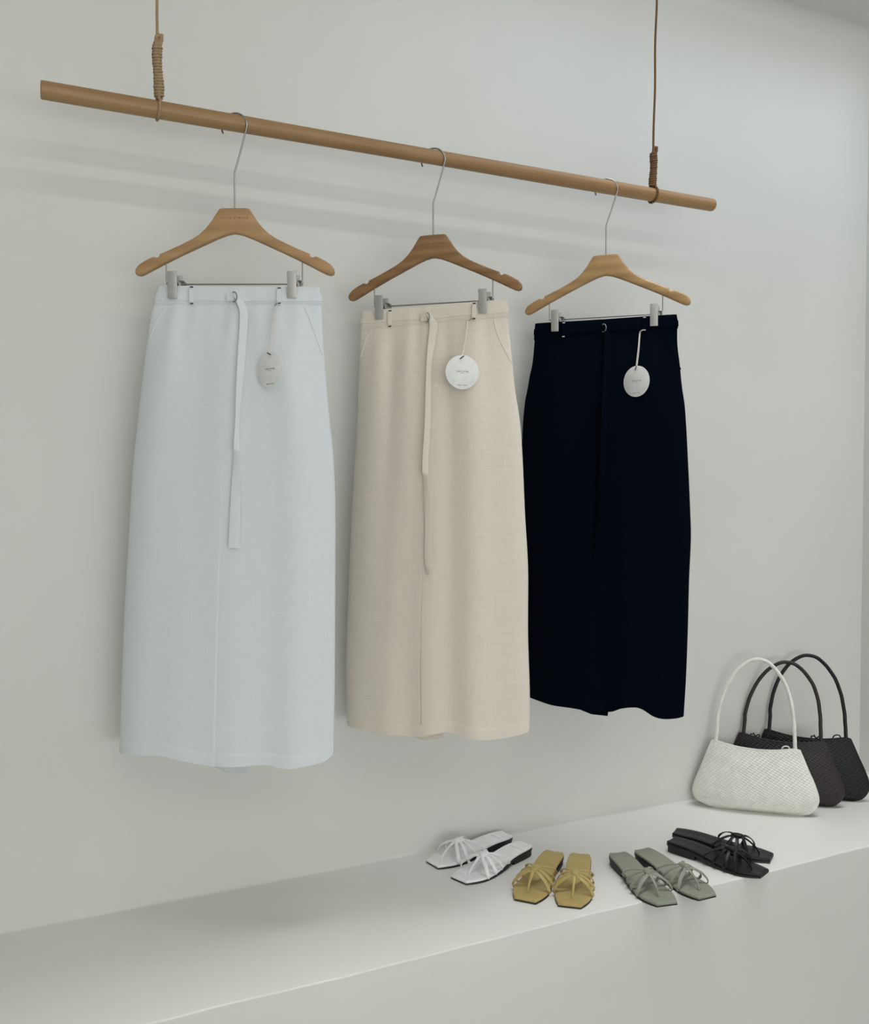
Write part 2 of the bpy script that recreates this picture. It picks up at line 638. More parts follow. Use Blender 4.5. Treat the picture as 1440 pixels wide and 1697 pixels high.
# ------------------------------------------------------------------ skirts
SK = [
 dict(mat='white', label='long white linen skirt with a thin tie belt, clipped to a hanger', seed=3,
  L=[(-0.1531, -0.1543), (-0.1712, -0.1590), (-0.1905, -0.1640), (-0.2086, -0.1700), (-0.3294, -0.1877), (-0.4265, -0.1996), (-0.5239, -0.2104), (-0.6707, -0.2205), (-0.7935, -0.2291), (-0.9168, -0.2353), (-1.0978, -0.2434)],
  R=[(-0.1574, 0.1680), (-0.1718, 0.1700), (-0.1911, 0.1722), (-0.2574, 0.1765), (-0.3299, 0.1814), (-0.4268, 0.1896), (-0.4997, 0.1967), (-0.6093, 0.2000), (-0.7929, 0.1993), (-0.9777, 0.1975), (-1.1015, 0.1955)],
  H=[(-0.2434, -1.0978), (-0.1482, -1.0925), (-0.1112, -1.0985), (-0.0619, -1.1075), (-0.0249, -1.1105), (0.0159, -1.1107), (0.0677, -1.1093), (0.1046, -1.1167), (0.1416, -1.1141), (0.1786, -1.1102), (0.1946, -1.1003)],
  back=(.0160, .038), seam=-.029, ztop=(-.1545, -.1575),
  loops=[(-.0839, -.157, -.193), (.0910, -.1596, -.1934)], ring=(.0011, -.1800),
  tail=[(-0.1751, 0.0011, 0.0096), (-0.1884, 0.0071, 0.0205), (-0.2089, 0.0143, 0.0289), (-0.2861, 0.0138, 0.0272), (-0.3539, 0.0121, 0.0243), (-0.4267, 0.0112, 0.0181), (-0.4996, 0.0063, 0.0185), (-0.5727, 0.0009, 0.0193), (-0.6766, -0.0047, 0.0174)],
  poL=[(-0.1364, -0.1966), (-0.1562, -0.2267), (-0.1705, -0.2600)], poR=[(0.1407, -0.1971), (0.1575, -0.2393), (0.1755, -0.2936)],
  stitch='thread_b', groove=False, folds=[(-.80, .16, .006, .12, 1.2), (-.35, .22, -.009, .15, 1.2), (.15, .16, -.008, .12, 1.2), (.72, .20, .012, .15, 1.8)]),
 dict(mat='beige', label='long oat beige linen skirt with a tie belt, between the white and navy skirts', seed=5,
  L=[(-0.1564, -0.1690), (-0.1769, -0.1705), (-0.2177, -0.1732), (-0.3269, -0.1779), (-0.4092, -0.1811), (-0.5469, -0.1903), (-0.6438, -0.1965), (-0.8248, -0.2045), (-0.9649, -0.2095), (-1.0771, -0.2083), (-1.1052, -0.2069)],
  R=[(-0.1488, 0.1660), (-0.1749, 0.1672), (-0.2075, 0.1695), (-0.2598, 0.1763), (-0.3381, 0.1842), (-0.4165, 0.1963), (-0.4948, 0.2019), (-0.6124, 0.2075), (-0.7303, 0.2145), (-0.8749, 0.2150), (-1.0066, 0.2194), (-1.0861, 0.2196)],
  H=[(-0.2069, -1.1052), (-0.1268, -1.1074), (-0.0542, -1.1074), (-0.0113, -1.1033), (0.024, -1.0945), (0.0521, -1.0909), (0.1006, -1.0994), (0.1552, -1.1004), (0.2157, -1.089)],
  back=(.018, .0290), seam=-.012, ztop=(-.1590, -.1515),
  loops=[(-.0962, -.1619, -.1996), (.0978, -.1566, -.1934)], ring=(-.0083, -.1840),
  tail=[(-0.1745, -0.0097, -0.0007), (-0.1855, -0.0041, 0.0067), (-0.1989, -0.0013, 0.0154), (-0.2296, -0.0013, 0.014), (-0.2856, -0.0013, 0.0081), (-0.4127, -0.0013, 0.0099), (-0.52, -0.0056, 0.0057), (-0.6278, -0.0013, 0.0155), (-0.7088, -0.0019, 0.0141), (-0.7465, 0.0027, 0.0123)],
  poL=[(-0.1425, -0.2015), (-0.1571, -0.2253), (-0.1690, -0.262)], poR=[(0.1384, -0.1941), (0.1506, -0.2326), (0.1787, -0.2900)],
  stitch='thread_b', groove=True, folds=[(-.78, .13, .006, .12, .7), (-.52, .10, -.006, .14, .55), (-.28, .11, .005, .12, .5), (.02, .09, -.003, .12, .5), (.20, .10, -.006, .14, .6), (.52, .16, .008, .13, .9)]),
 dict(mat='navy', label='long navy skirt with a tie belt, hanging at the far end of the rail', seed=9,
  L=[(-0.1541, -0.1727), (-0.1734, -0.1745), (-0.2064, -0.1765), (-0.2573, -0.1816), (-0.2842, -0.1877), (-0.3187, -0.1937), (-0.3487, -0.1998), (-0.4167, -0.2058), (-.55, -.2100), (-.75, -.2090), (-.95, -.2020), (-1.10, -.1960)],
  R=[(-0.1548, 0.1665), (-0.1735, 0.1690), (-0.2235, 0.1700), (-0.2738, 0.1760), (-0.324, 0.1812), (-0.3743, 0.1885), (-0.4963, 0.1964), (-0.6255, 0.2030), (-0.6831, 0.2049), (-0.7842, 0.2016), (-0.9, 0.1997), (-1.0165, 0.1965), (-1.1145, 0.1917)],
  H=[(-.1960, -1.088), (-0.1866, -1.0916), (-0.1278, -1.1000), (-0.0595, -1.1040), (0.0003, -1.1060), (0.0267, -1.1041), (0.0515, -1.0932), (0.0805, -1.0895), (0.0979, -1.0941), (0.1238, -1.1098), (0.1452, -1.1154), (0.1735, -1.116), (0.1917, -1.1145)],
  back=(.008, .0310), seam=-.006, ztop=(-.1570, -.1545),
  loops=[(-.0998, -.1597, -.1968), (.0944, -.1576, -.1909)], ring=(-.0035, -.1800),
  tail=[(-0.1782, -0.005, 0.0029), (-0.1902, -0.0005, 0.0097), (-0.2078, 0.001, 0.0156), (-0.3325, 0.0003, 0.0149), (-0.4797, -0.0033, 0.0099), (-0.6277, -0.0113, 0.0019), (-0.7542, -0.018, -0.0018)],
  poL=[(-0.1420, -0.1960), (-0.1600, -0.2300), (-0.1730, -0.265)], poR=[(0.1354, -0.1880), (0.1554, -0.2371), (0.1780, -0.2840)],
  stitch='thread_w', groove=True, folds=[(-.6, .15, .006, .12, .8), (-.2, .15, -.005, .14, .7), (.62, .16, .008, .13, .9)]),
]
for s in SK:
    s['Lz'] = sorted(s['L']); s['Rz'] = sorted(s['R'])

HEM = 1.112          # skirt origin sits at hem height under the hanger

class Skirt:
    def __init__(self, s):
        self.s = s
        rnd = random.Random(s['seed'])
        self.w = [(rnd.uniform(2.0, 9.0), rnd.uniform(0, 2*PI), rnd.uniform(.4, 1)) for _ in range(5)]
        self.g = [(rnd.uniform(14, 38), rnd.uniform(0, 2*PI), rnd.uniform(.4, 1)) for _ in range(5)]

    def xl(self, z): return interp(self.s['Lz'], z)
    def xr(self, z): return interp(self.s['Rz'], z)
    def depth(self, z):
        return interp([(-1.12, .056), (-.9, .055), (-.6, .050), (-.4, .043), (-.28, .031), (-.2, .0150), (-.15, .0105)], z)
    def ztop(self, u):
        a, c = self.s['ztop']
        return a + (c - a)*(u + 1)/2 - .0022*math.cos(u*PI/2)
    def zhem(self, x): return interp(self.s['H'], x)
    def t(self, z): return min(1, max(0, (-.155 - z)/.945))

    def yfront(self, u, z):
        u = max(-1, min(1, u))
        sh = (1 - abs(u)**2.15)**.56
        t = self.t(z)
        env = 1 - u**4
        low = sum(a*math.sin(k*u*1.6 + p) for k, p, a in self.w)/3.2
        gat = sum(a*math.sin(k*u + p) for k, p, a in self.g)/3
        y = -self.depth(z)*sh
        y += env*low*(.0006 + .0085*t**1.1)
        y += env*gat*.0024*math.exp(-((t - .075)/.06)**2)
        # soft tension folds that fall from the two clips and flatten out
        for uc in (-.66, .62):
            y -= env*.0030*math.exp(-((u - uc)/.10)**2)*math.exp(-((t - .14)/.12)**2)
        for uc, wd, am, t0, tl in self.s['folds']:
            y -= env*am*math.exp(-((u - uc)/wd)**2)*min(1, t/t0)*math.exp(-max(0, t - t0)/tl)
        # front panel lap beside the centre seam
        us = self.s['seam']
        xs = (us - self.xl(-.8))/(self.xr(-.8) - self.xl(-.8))*2 - 1
        if self.s['groove']:
            return y + .0016*max(0, 1 - abs(u - xs - .003)/.003)*min(1, max(0, t*3 - 1.6))
        lap = min(1, max(0, (u - xs)/.006))
        y += .0010*lap*min(1, max(0, t*2.5 - .75))*math.exp(-max(0, u - xs)*6)
        return y

    def yback(self, u, z):
        sh = (1 - abs(u)**2.15)**.56
        t = self.t(z)
        return self.depth(z)*.55*sh + (1 - u**4)*.004*t*math.sin(5*u + self.w[0][1])

    def at(self, x, z):
        """front surface depth at local x, z"""
        u = (x - self.xl(z))/(self.xr(z) - self.xl(z))*2 - 1
        return self.yfront(u, z)

def ucols(sk, n=120):
    us = [math.sin(PI/2*(-1 + 2*k/n)) for k in range(n + 1)]
    us = [(.55*u + .45*(-1 + 2*k/n)) for k, u in enumerate(us)]
    xs = (sk.s['seam'] - sk.xl(-.8))/(sk.xr(-.8) - sk.xl(-.8))*2 - 1
    us += [xs, xs + .003, xs + .006]
    return sorted(set(us))

def make_skirt(i):
    s = SK[i]
    sk = Skirt(s)
    P0, yaw, _ = HANG[i]
    mat = M[s['mat']]
    root = empty('long_skirt', P0 - Vector((0, 0, HEM)), -yaw)
    tag(root, s['label'], 'skirt', 'long belted skirts on the rail')
    off = Vector((0, 0, HEM))
    us = ucols(sk)
    nr = 110
    def ring_rows(front):
        rows = []
        for r in range(nr + 1):
            t = r/nr
            row = []
            for u in us:
                zt = sk.ztop(u)
                xh = sk.xl(-1.09) + (sk.xr(-1.09) - sk.xl(-1.09))*(u + 1)/2
                zh = sk.zhem(xh)
                if not front:
                    edge = 1 - abs(u)**6
                    uc, lo = s['back']
                    zh -= (lo if xh < uc else -.012)*edge*(min(1, max(0, (xh + .135)/.10)) if xh < uc else 1)
                z = zt + (zh - zt)*t
                x = sk.xl(z) + (sk.xr(z) - sk.xl(z))*(u + 1)/2
                y = sk.yfront(u, z) if front else sk.yback(u, z)
                row.append(Vector((x, y, z)) + off)
            rows.append(row)
        return rows
    b = MB()
    b.grid(ring_rows(True))
    b.grid(ring_rows(False), flip=True)
    body = b.build('skirt_body', mat, root, sharp=75)
    md = body.modifiers.new('cloth_thickness', 'SOLIDIFY')
    md.thickness = .0012
    md.offset = -1
    # hem stitching line as a raised fold of cloth
    def strip(name, zt_f, zb_f, lift, m, parent, u0=-1, u1=1, wrap=True):
        """a band lying on the skirt between two heights, all the way round"""
        bb = MB()
        N = 90
        rows_o = []
        for f in (0.0, .03, .5, .97, 1.0):
            row = []
            lf = lift*(.25 if f in (0.0, 1.0) else 1)
            for k in range(N + 1):
                u = u0 + (u1 - u0)*k/N
                z = zt_f(u) + (zb_f(u) - zt_f(u))*f
                x = sk.xl(z) + (sk.xr(z) - sk.xl(z))*(u + 1)/2
                nx = lf*u**7
                row.append(Vector((x + nx, sk.yfront(u, z) - lf*(1 - .5*abs(u)**8), z)) + off)
            if wrap:
                for k in range(N, -1, -1):
                    u = u0 + (u1 - u0)*k/N
                    z = zt_f(u) + (zb_f(u) - zt_f(u))*f
                    x = sk.xl(z) + (sk.xr(z) - sk.xl(z))*(u + 1)/2
                    nx = lf*u**7
                    row.append(Vector((x + nx, sk.yback(u, z) + lf*(1 - .5*abs(u)**8), z)) + off)
            rows_o.append(row)
        bb.grid(rows_o, closed_u=wrap)
        return bb.build(name, m, parent, sharp=60)
    zl, zr = s['loops'][0][2], s['loops'][1][2]
    def band_bot(u): return zl + (zr - zl)*(u + .55)/1.1 + .0012
    wb = strip('waistband', lambda u: sk.ztop(u) + .0012, band_bot, .0016, mat, root)
    def belt_top(u): return sk.ztop(u) - .0135 - (.0015*math.cos(u*9))*.6
    def belt_bot(u): return belt_top(u) - .0150
    belt = strip('belt', belt_top, belt_bot, .0030, mat, root)
    # belt loops with their bar tacks
    for x, zt, zb in s['loops']:
        lb = MB()
        pts = []
        for k in range(13):
            f = k/12
            z = zt + (zb - zt)*f + .001*(1 - 2*f)
            bul = .0076 if .12 < f < .88 else .0034
            pts.append(Vector((x, sk.at(x, z) - bul, z)) + off)
        lb.sweep(pts, flat(.0098, .0014, 12), up=Vector((0, -1, 0)))
        lo = lb.build('belt_loop', mat, root)
        for zc in (zt - .0012, zb + .0016):
            tb = MB()
            tb.box(Vector((x, sk.at(x, zc) - .0052, zc)) + off, (.0066, .0012, .0021), None, .0004)
            tb.build('bar_tack', M[s['stitch']], lo)
    # ring buckle
    rx, rz = s['ring']
    y0 = sk.at(rx, rz) - .0098
    rb = MB()
    pts = []
    for k in range(33):
        a = R(-95) + R(190)*k/32
        pts.append(Vector((rx + .0005 + .0080*math.cos(a), y0 - .0050*math.cos(a), rz + .0098*math.sin(a))) + off)
    pts.append(pts[0] * .5 + pts[-1]*.5 + Vector((-.001, .001, 0)))
    rb.sweep(pts, circ(.0012, 8), closed=True)
    rb.build('belt_ring', M['ring'], root)
    # folded belt end stitched around the ring
    fb = MB()
    pts = [Vector((rx - .014, y0 + .0030, rz + .0)) + off, Vector((rx - .006, y0 + .0018, rz)) + off,
           Vector((rx + .001, y0 - .0005, rz)) + off]
    fb.sweep(spline(pts, 6), flat(.0156, .0022, 12), up=Vector((0, -1, 0)))
    fb.build('belt_fold', mat, belt)
    # hanging belt end: a ribbon with slight thickness, twisting as it drops
    tb = MB()
    tl = sorted([(z, a) for z, a, c in s['tail']])
    tr = sorted([(z, c) for z, a, c in s['tail']])
    z0, z1 = s['tail'][0][0], s['tail'][-1][0]
    front, back_ = [], []
    n = 80
    for k in range(n + 1):
        z = z0 + (z1 - z0)*k/n
        a, c = interp(tl, z), interp(tr, z)
        wid = max(.002, c - a)
        gap = .0062 + .004*math.sin(PI*min(1, k/n*1.2))
        tw = math.sqrt(max(0, .0178**2 - wid**2))*.42      # what the twist turns out of view
        ya = sk.at(a, z) - gap - (tw if k/n < .62 else 0)
        yc = sk.at(c, z) - gap - (tw if k/n >= .62 else 0)
        row_f, row_b = [], []
        for f in (0, .08, .5, .92, 1):
            p = Vector((a + (c - a)*f, ya + (yc - ya)*f, z)) + off
            th = .0008 if f in (0, 1) else .0012
            row_f.append(p + Vector((0, -th, 0)))
            row_b.append(p + Vector((0, th, 0)))
        front.append(row_f + row_b[::-1])
    tb.grid(front, closed_u=True)
    kk = len(front[0])
    tb.add(front[0], [tuple(range(kk))])
    tb.add(front[-1], [tuple(range(kk))])
    tb.build('belt_tail', mat, root, sharp=50)
    # slanted pocket edges
    for po in (s['poL'], s['poR']):
        pb = MB()
        pts = spline([Vector((x, sk.at(x, z) - .0006, z)) + off for x, z in po], 10)
        pts = [Vector((p.x, sk.at(p.x, p.z - HEM) - .0004, p.z)) for p in pts]
        pb.sweep(pts, flat(.0026, .0022, 8), up=Vector((0, -1, 0)))
        pb.build('pocket_edge', mat, root)
    # turned-up hem
    hb = MB()
    N = 110
    rows = []
    for f in (0, .06, .5, 1.0):
        row = []
        for k in range(N + 1):
            u = -.995 + 1.99*k/N
            xh = sk.xl(-1.09) + (sk.xr(-1.09) - sk.xl(-1.09))*(u + 1)/2
            zh = sk.zhem(xh)
            z = zh + .026*(1 - f)
            x = sk.xl(z) + (sk.xr(z) - sk.xl(z))*(u + 1)/2
            row.append(Vector((x, sk.yfront(u, z) - (.0002 if f == 0 else .0006), z)) + off)
        rows.append(row)
    hb.grid(rows)
    hb.build('hem', mat, root, sharp=75)
    return sk, root

SKO = [make_skirt(i) for i in range(3)]

# ------------------------------------------------------------------ paper hang tags
def hang_tag(i, sx, sz, tz, rad, turn, pin_ang, label, inkmat, tiltz=0):
    """string starts at skirt-local (sx, sz); the card centre hangs at height tz"""
    sk = SKO[i][0]
    P0, yaw, _ = HANG[i]
    top_local = Vector((sx, sk.at(sx, sz) - .0075, sz))
    cy = min(sk.at(sx + d, tz) for d in (-.03, -.015, 0, .015, .03)) - .006 - abs(math.sin(turn))*rad*.75
    cl = Vector((sx - .003, cy, tz))
    Rz = Matrix.Rotation(-yaw, 3, 'Z')
    root = empty('hang_tag', P0 + Rz @ cl, -yaw + turn)
    tag(root, label, 'price tag', 'round paper tags on the skirts')
    inv = Matrix.Rotation(-turn, 3, 'Z')
    def L(p): return inv @ (Vector(p) - cl)
    b = MB()
    n = 64
    rows = []
    for r, y in ((0, -.0004), (rad - .0006, -.0004), (rad, -.0001), (rad, .0001), (rad - .0006, .0004), (0, .0004)):
        rows.append([(r*math.cos(2*PI*k/n), y, r*math.sin(2*PI*k/n)) for k in range(n)])
    b.grid(rows, closed_u=True)
    b.build('card', M['card'], root, sharp=30)
    # string pair from the belt loop
    hole = Vector((-.001, 0, rad - .0062))
    b = MB()
    tl = L(top_local)
    b.sweep(spline([tl + Vector((.010, .0005, .0065)), tl + Vector((.004, -.001, .002)), tl,
                    tl*.6 + hole*.4 + Vector((.0007, -.0006, 0)), hole + Vector((0, -.0010, .002))], 10), circ(.00085, 6))
    b.sweep(spline([tl + Vector((.010, .001, .0055)), tl + Vector((.002, .001, .001)), tl*.5 + hole*.5 + Vector((.0024, .0010, 0)),
                    hole + Vector((.0015, .0008, .002))], 10), circ(.00080, 6))
    b.build('string', M['string'], root)
    b = MB()
    d = Vector((math.cos(pin_ang), 0, math.sin(pin_ang)))*.0058
    c = hole + Vector((0, -.0016, .001))
    b.sweep([c - d, c - d*.9, c + d*.9, c + d], circ(.0010, 8), scale=[.6, 1, 1, .6])
    b.build('string_toggle', M['dark'], root)
    b = MB()
    d2 = Vector((.0038, -.001, .0022))
    b.sweep([tl + Vector((.004, -.001, .002)) - d2, tl + Vector((.004, -.001, .002)) + d2], circ(.0010, 8))
    b.build('string_clasp', M['ring'] if i < 2 else M['clip'], root)
    F = Matrix.Rotation(PI/2, 4, 'X')
    text_mesh('tag_name', 'style string', .0050, inkmat, root, Matrix.Translation((0, -.00045, .002)) @ F, .00008, 1.15)
    text_mesh('tag_subline', 'SEOUL', .0023, inkmat, root, Matrix.Translation((0, -.00045, -.0020)) @ F, .00008, 1.2)
    text_mesh('tag_origin', 'Made in Korea', .0034, inkmat, root, Matrix.Translation((0, -.00045, -.0275)) @ F, .00008, 1.05)
    return root

hang_tag(0, .0835, -.1975, -.3285, .0360, R(-37), R(-25), 'round white paper tag hanging against the white skirt', M['ink'])
hang_tag(1, .0850, -.1960, -.3112, .0365, R(28), R(37), 'round white paper tag hanging against the beige skirt', M['ink'])
hang_tag(2, .0836, -.1960, -.3149, .0365, R(-29), R(65), 'round white paper tag hanging against the navy skirt', M['ink_pale'])

# ------------------------------------------------------------------ handbags
def weave(a, c):
    """height 0..1 of a diagonal two-way plait"""
    fa, fc = a - math.floor(a), c - math.floor(c)
    over = (math.floor(a) + math.floor(c)) % 2 == 0
    pa = (1 - abs(2*fa - 1)**3)
    pc = (1 - abs(2*fc - 1)**3)
    if over:
        return pa*(.55 + .45*math.sin(PI*fc))
    return pc*(.55 + .45*math.sin(PI*fa))

BL = [(0, -.100), (.004, -.118), (.008, -.130), (.019, -.153), (.042, -.164), (.069, -.158), (.113, -.141), (.150, -.127), (.190, -.111)]
BR = [(0, .128), (.004, .145), (.010, .156), (.023, .168), (.047, .176), (.087, .166), (.122, .151), (.159, .136), (.190, .123)]

def handbag(name_label, loc, yaw, tilt, mat, hmat, peak, handle_dx, D, rim_sag=.018, tab=False, knot_u=None):
    root = empty('woven_handbag', loc)
    root.rotation_euler = Matrix((
        (math.cos(yaw), math.sin(yaw)*math.cos(tilt), math.sin(yaw)*math.sin(tilt)),
        (-math.sin(yaw), math.cos(yaw)*math.cos(tilt), math.cos(yaw)*math.sin(tilt)),
        (0, -math.sin(tilt), math.cos(tilt)))).to_euler()
    tag(root, name_label, 'handbag', 'woven handbags on the ledge')
    def rim(u):     # opening edge: dips in the middle
        return .192 - rim_sag*(1 - abs(u)**2.2) - .004*(u + 1) - .006*abs(u)**14
    def depth(h, u):
        base = interp([(0, .006), (.010, .55), (.03, .95), (.06, 1.0), (.11, .78), (.16, .42), (.20, .22)], h)
        return D*base*max(0, (1 - abs(u)**2.4))**.62
    nu, nv = 210, 126
    cell = .0092
    b = MB()
    for sgn in (-1, 1):
        rows = []
        for j in range(nv + 1):
            t = j/nv
            row = []
            for k in range(nu + 1):
                u = -1 + 2*k/nu
                h = rim(u)*(t**1.25 if t < 1 else 1)
                hl = min(.190, h)
                x = interp(BL, hl) + (interp(BR, hl) - interp(BL, hl))*(u + 1)/2
                d = depth(h, u)
                lift = 0.0
                if h > .0:
                    wv = weave((x*.62 + h*1.25)/cell, (x*.85 - h*.9)/cell*.8)
                    lift = .0030*(wv - .5)*min(1, (1 - abs(u))*14)*min(1, h/.012)*min(1, (rim(u) - h)/.004)
                row.append((x, sgn*(d + lift), h))
            rows.append(row)
        b.grid(rows, flip=sgn > 0)
    body = b.build('bag_body', mat, root, sharp=80)
    md = body.modifiers.new('leather_thickness', 'SOLIDIFY')
    md.thickness = .0015
    md.offset = -1
    # rolled edge round the opening
    rb = MB()
    pts = []
    for sgn in (-1, 1):
        for k in range(48):
            u = sgn*(1 - 2*k/48)*-1
            h = rim(u)
            x = interp(BL, .19) + (interp(BR, .19) - interp(BL, .19))*(u + 1)/2
            pts.append((x, sgn*depth(h, u), h))
    rb.sweep(pts, circ(.0016, 8), closed=True)
    rb.build('rim_binding', mat, root)
    # rounded tube handle
    hb = MB()
    hp = [(-.099, 0, .176), (-.0985, 0, .190), (-.0955, 0, .225), (-.0945, 0, .252), (-.085, 0, .298), (-.068, 0, .345), (-.042, 0, .388),
          (-.010, 0, .416), (.017, 0, .424), (.044, 0, .416), (.068, 0, .392), (.089, 0, .358), (.103, 0, .315),
          (.1105, 0, .265), (.1125, 0, .225), (.1135, 0, .190), (.1150, 0, .172)]
    kz = (peak - .19)/(.424 - .19)
    hp = [(x + handle_dx*math.sin(PI*min(1, max(0, (z - .19)/(.424 - .19)))*.5)**2, y, .19 + (z - .19)*kz if z > .19 else z) for x, y, z in hp]
    pts = spline(hp, 10)
    def hprof(i):
        return [((.0054)*(1 + .05*math.sin(3*a + i*.55))*math.cos(a), (.0054)*(1 + .05*math.sin(3*a + i*.55))*math.sin(a))
                for a in [2*PI*q/12 for q in range(12)]]
    hb.sweep(pts, hprof)
    hb.build('handle', hmat, root)
    # small closing loop at the opening
    lb = MB()
    pts = spline([(.078, .002, .172), (.080, .0, .180), (.086, -.002, .185), (.094, -.001, .185), (.0985, .001, .181), (.100, .003, .172)], 8)
    lb.sweep(pts, circ(.0019, 8))
    lb.build('closure_cord', hmat, root)
    if knot_u is not None:
        kb = MB()
        h = rim(knot_u)
        x = interp(BL, .19) + (interp(BR, .19) - interp(BL, .19))*(knot_u + 1)/2
        d = depth(h, knot_u)
        c = Vector((x, d, h + .002))
        kb.sweep(spline([c + Vector(p) for p in ((-.010, 0, -.003), (-.012, -.002, .004), (-.004, -.003, .005), (.002, -.001, 0), (.009, -.003, .005),
                        (.013, -.001, .002), (.008, .002, -.003), (0, .001, .002), (-.004, -.002, .009))], 7), circ(.0019, 8))
        kb.build('drawstring_knot', hmat, root)
    if tab:
        tb = MB()
        tb.sweep(spline([(.166, 0, .045), (.174, -.003, .044), (.180, -.005, .0435), (.186, -.004, .0430)], 6), flat(.007, .006, 10))
        tb.build('corner_tab', hmat, root)
    return root

# little nubs where the wicker of the black bag bunches at the corner
handbag('cream white woven handbag standing in front of two dark ones', (1.893, -.137, LEDGE_Z), R(42), R(12),
        M['bag_w'], M['bag_w'], .424, 0, .038)
handbag('dark brown woven handbag squeezed between the cream and the black bag', (2.018, -.114, LEDGE_Z), R(44), R(12),
        M['bag_br'], M['bag_br'], .402, .004, .031, knot_u=-.62)
handbag('black woven handbag standing behind the brown one beside the wall corner', (2.119, -.117, LEDGE_Z), R(42), R(12),
        M['bag_bk'], M['bag_bk'], .414, -.004, .026, tab=True, knot_u=.22)

# ------------------------------------------------------------------ sandals
SL = .243
HW_L = [(0, .0195), (.006, .0235), (.02, .0265), (.05, .0275), (.085, .0275), (.12, .0315), (.155, .0375), (.18, .0400), (.20, .0395), (.22, .0345), (.2405, .0275)]
HW_R = [(0, .0195), (.006, .0235), (.02, .0265), (.05, .0280), (.085, .0290), (.12, .0335), (.155, .0390), (.18, .0405), (.20, .0385), (.22, .0315), (.2405, .0215)]
def topz(y):
    return interp([(0, .0262), (.04, .0258), (.07, .0240), (.10, .0195), (.13, .0138), (.155, .0108), (.19, .0098), (.2405, .0098)], y)

def sole_rows(z_of_top, z_of_bot, grow, ys, edge=.0022):
    rows = []
    for y in ys:
        wl, wr = interp(HW_L, y) + grow, interp(HW_R, y) + grow
        zt, zb = z_of_top(y), z_of_bot(y)
        e = min(edge, (zt - zb)*.45)
        sec = [(-wl + e, zt), (-wl*.5, zt - .0008), (0, zt - .0012), (wr*.5, zt - .0008), (wr - e, zt), (wr - e*.3, zt - e*.3), (wr, zt - e), (wr, zb + e*.3), (wr - e*.4, zb),
               (0, zb), (-wl + e*.4, zb), (-wl, zb + e*.3), (-wl, zt - e), (-wl + e*.3, zt - e*.3)]
        rows.append([(x, y, z) for x, z in sec])
    return rows

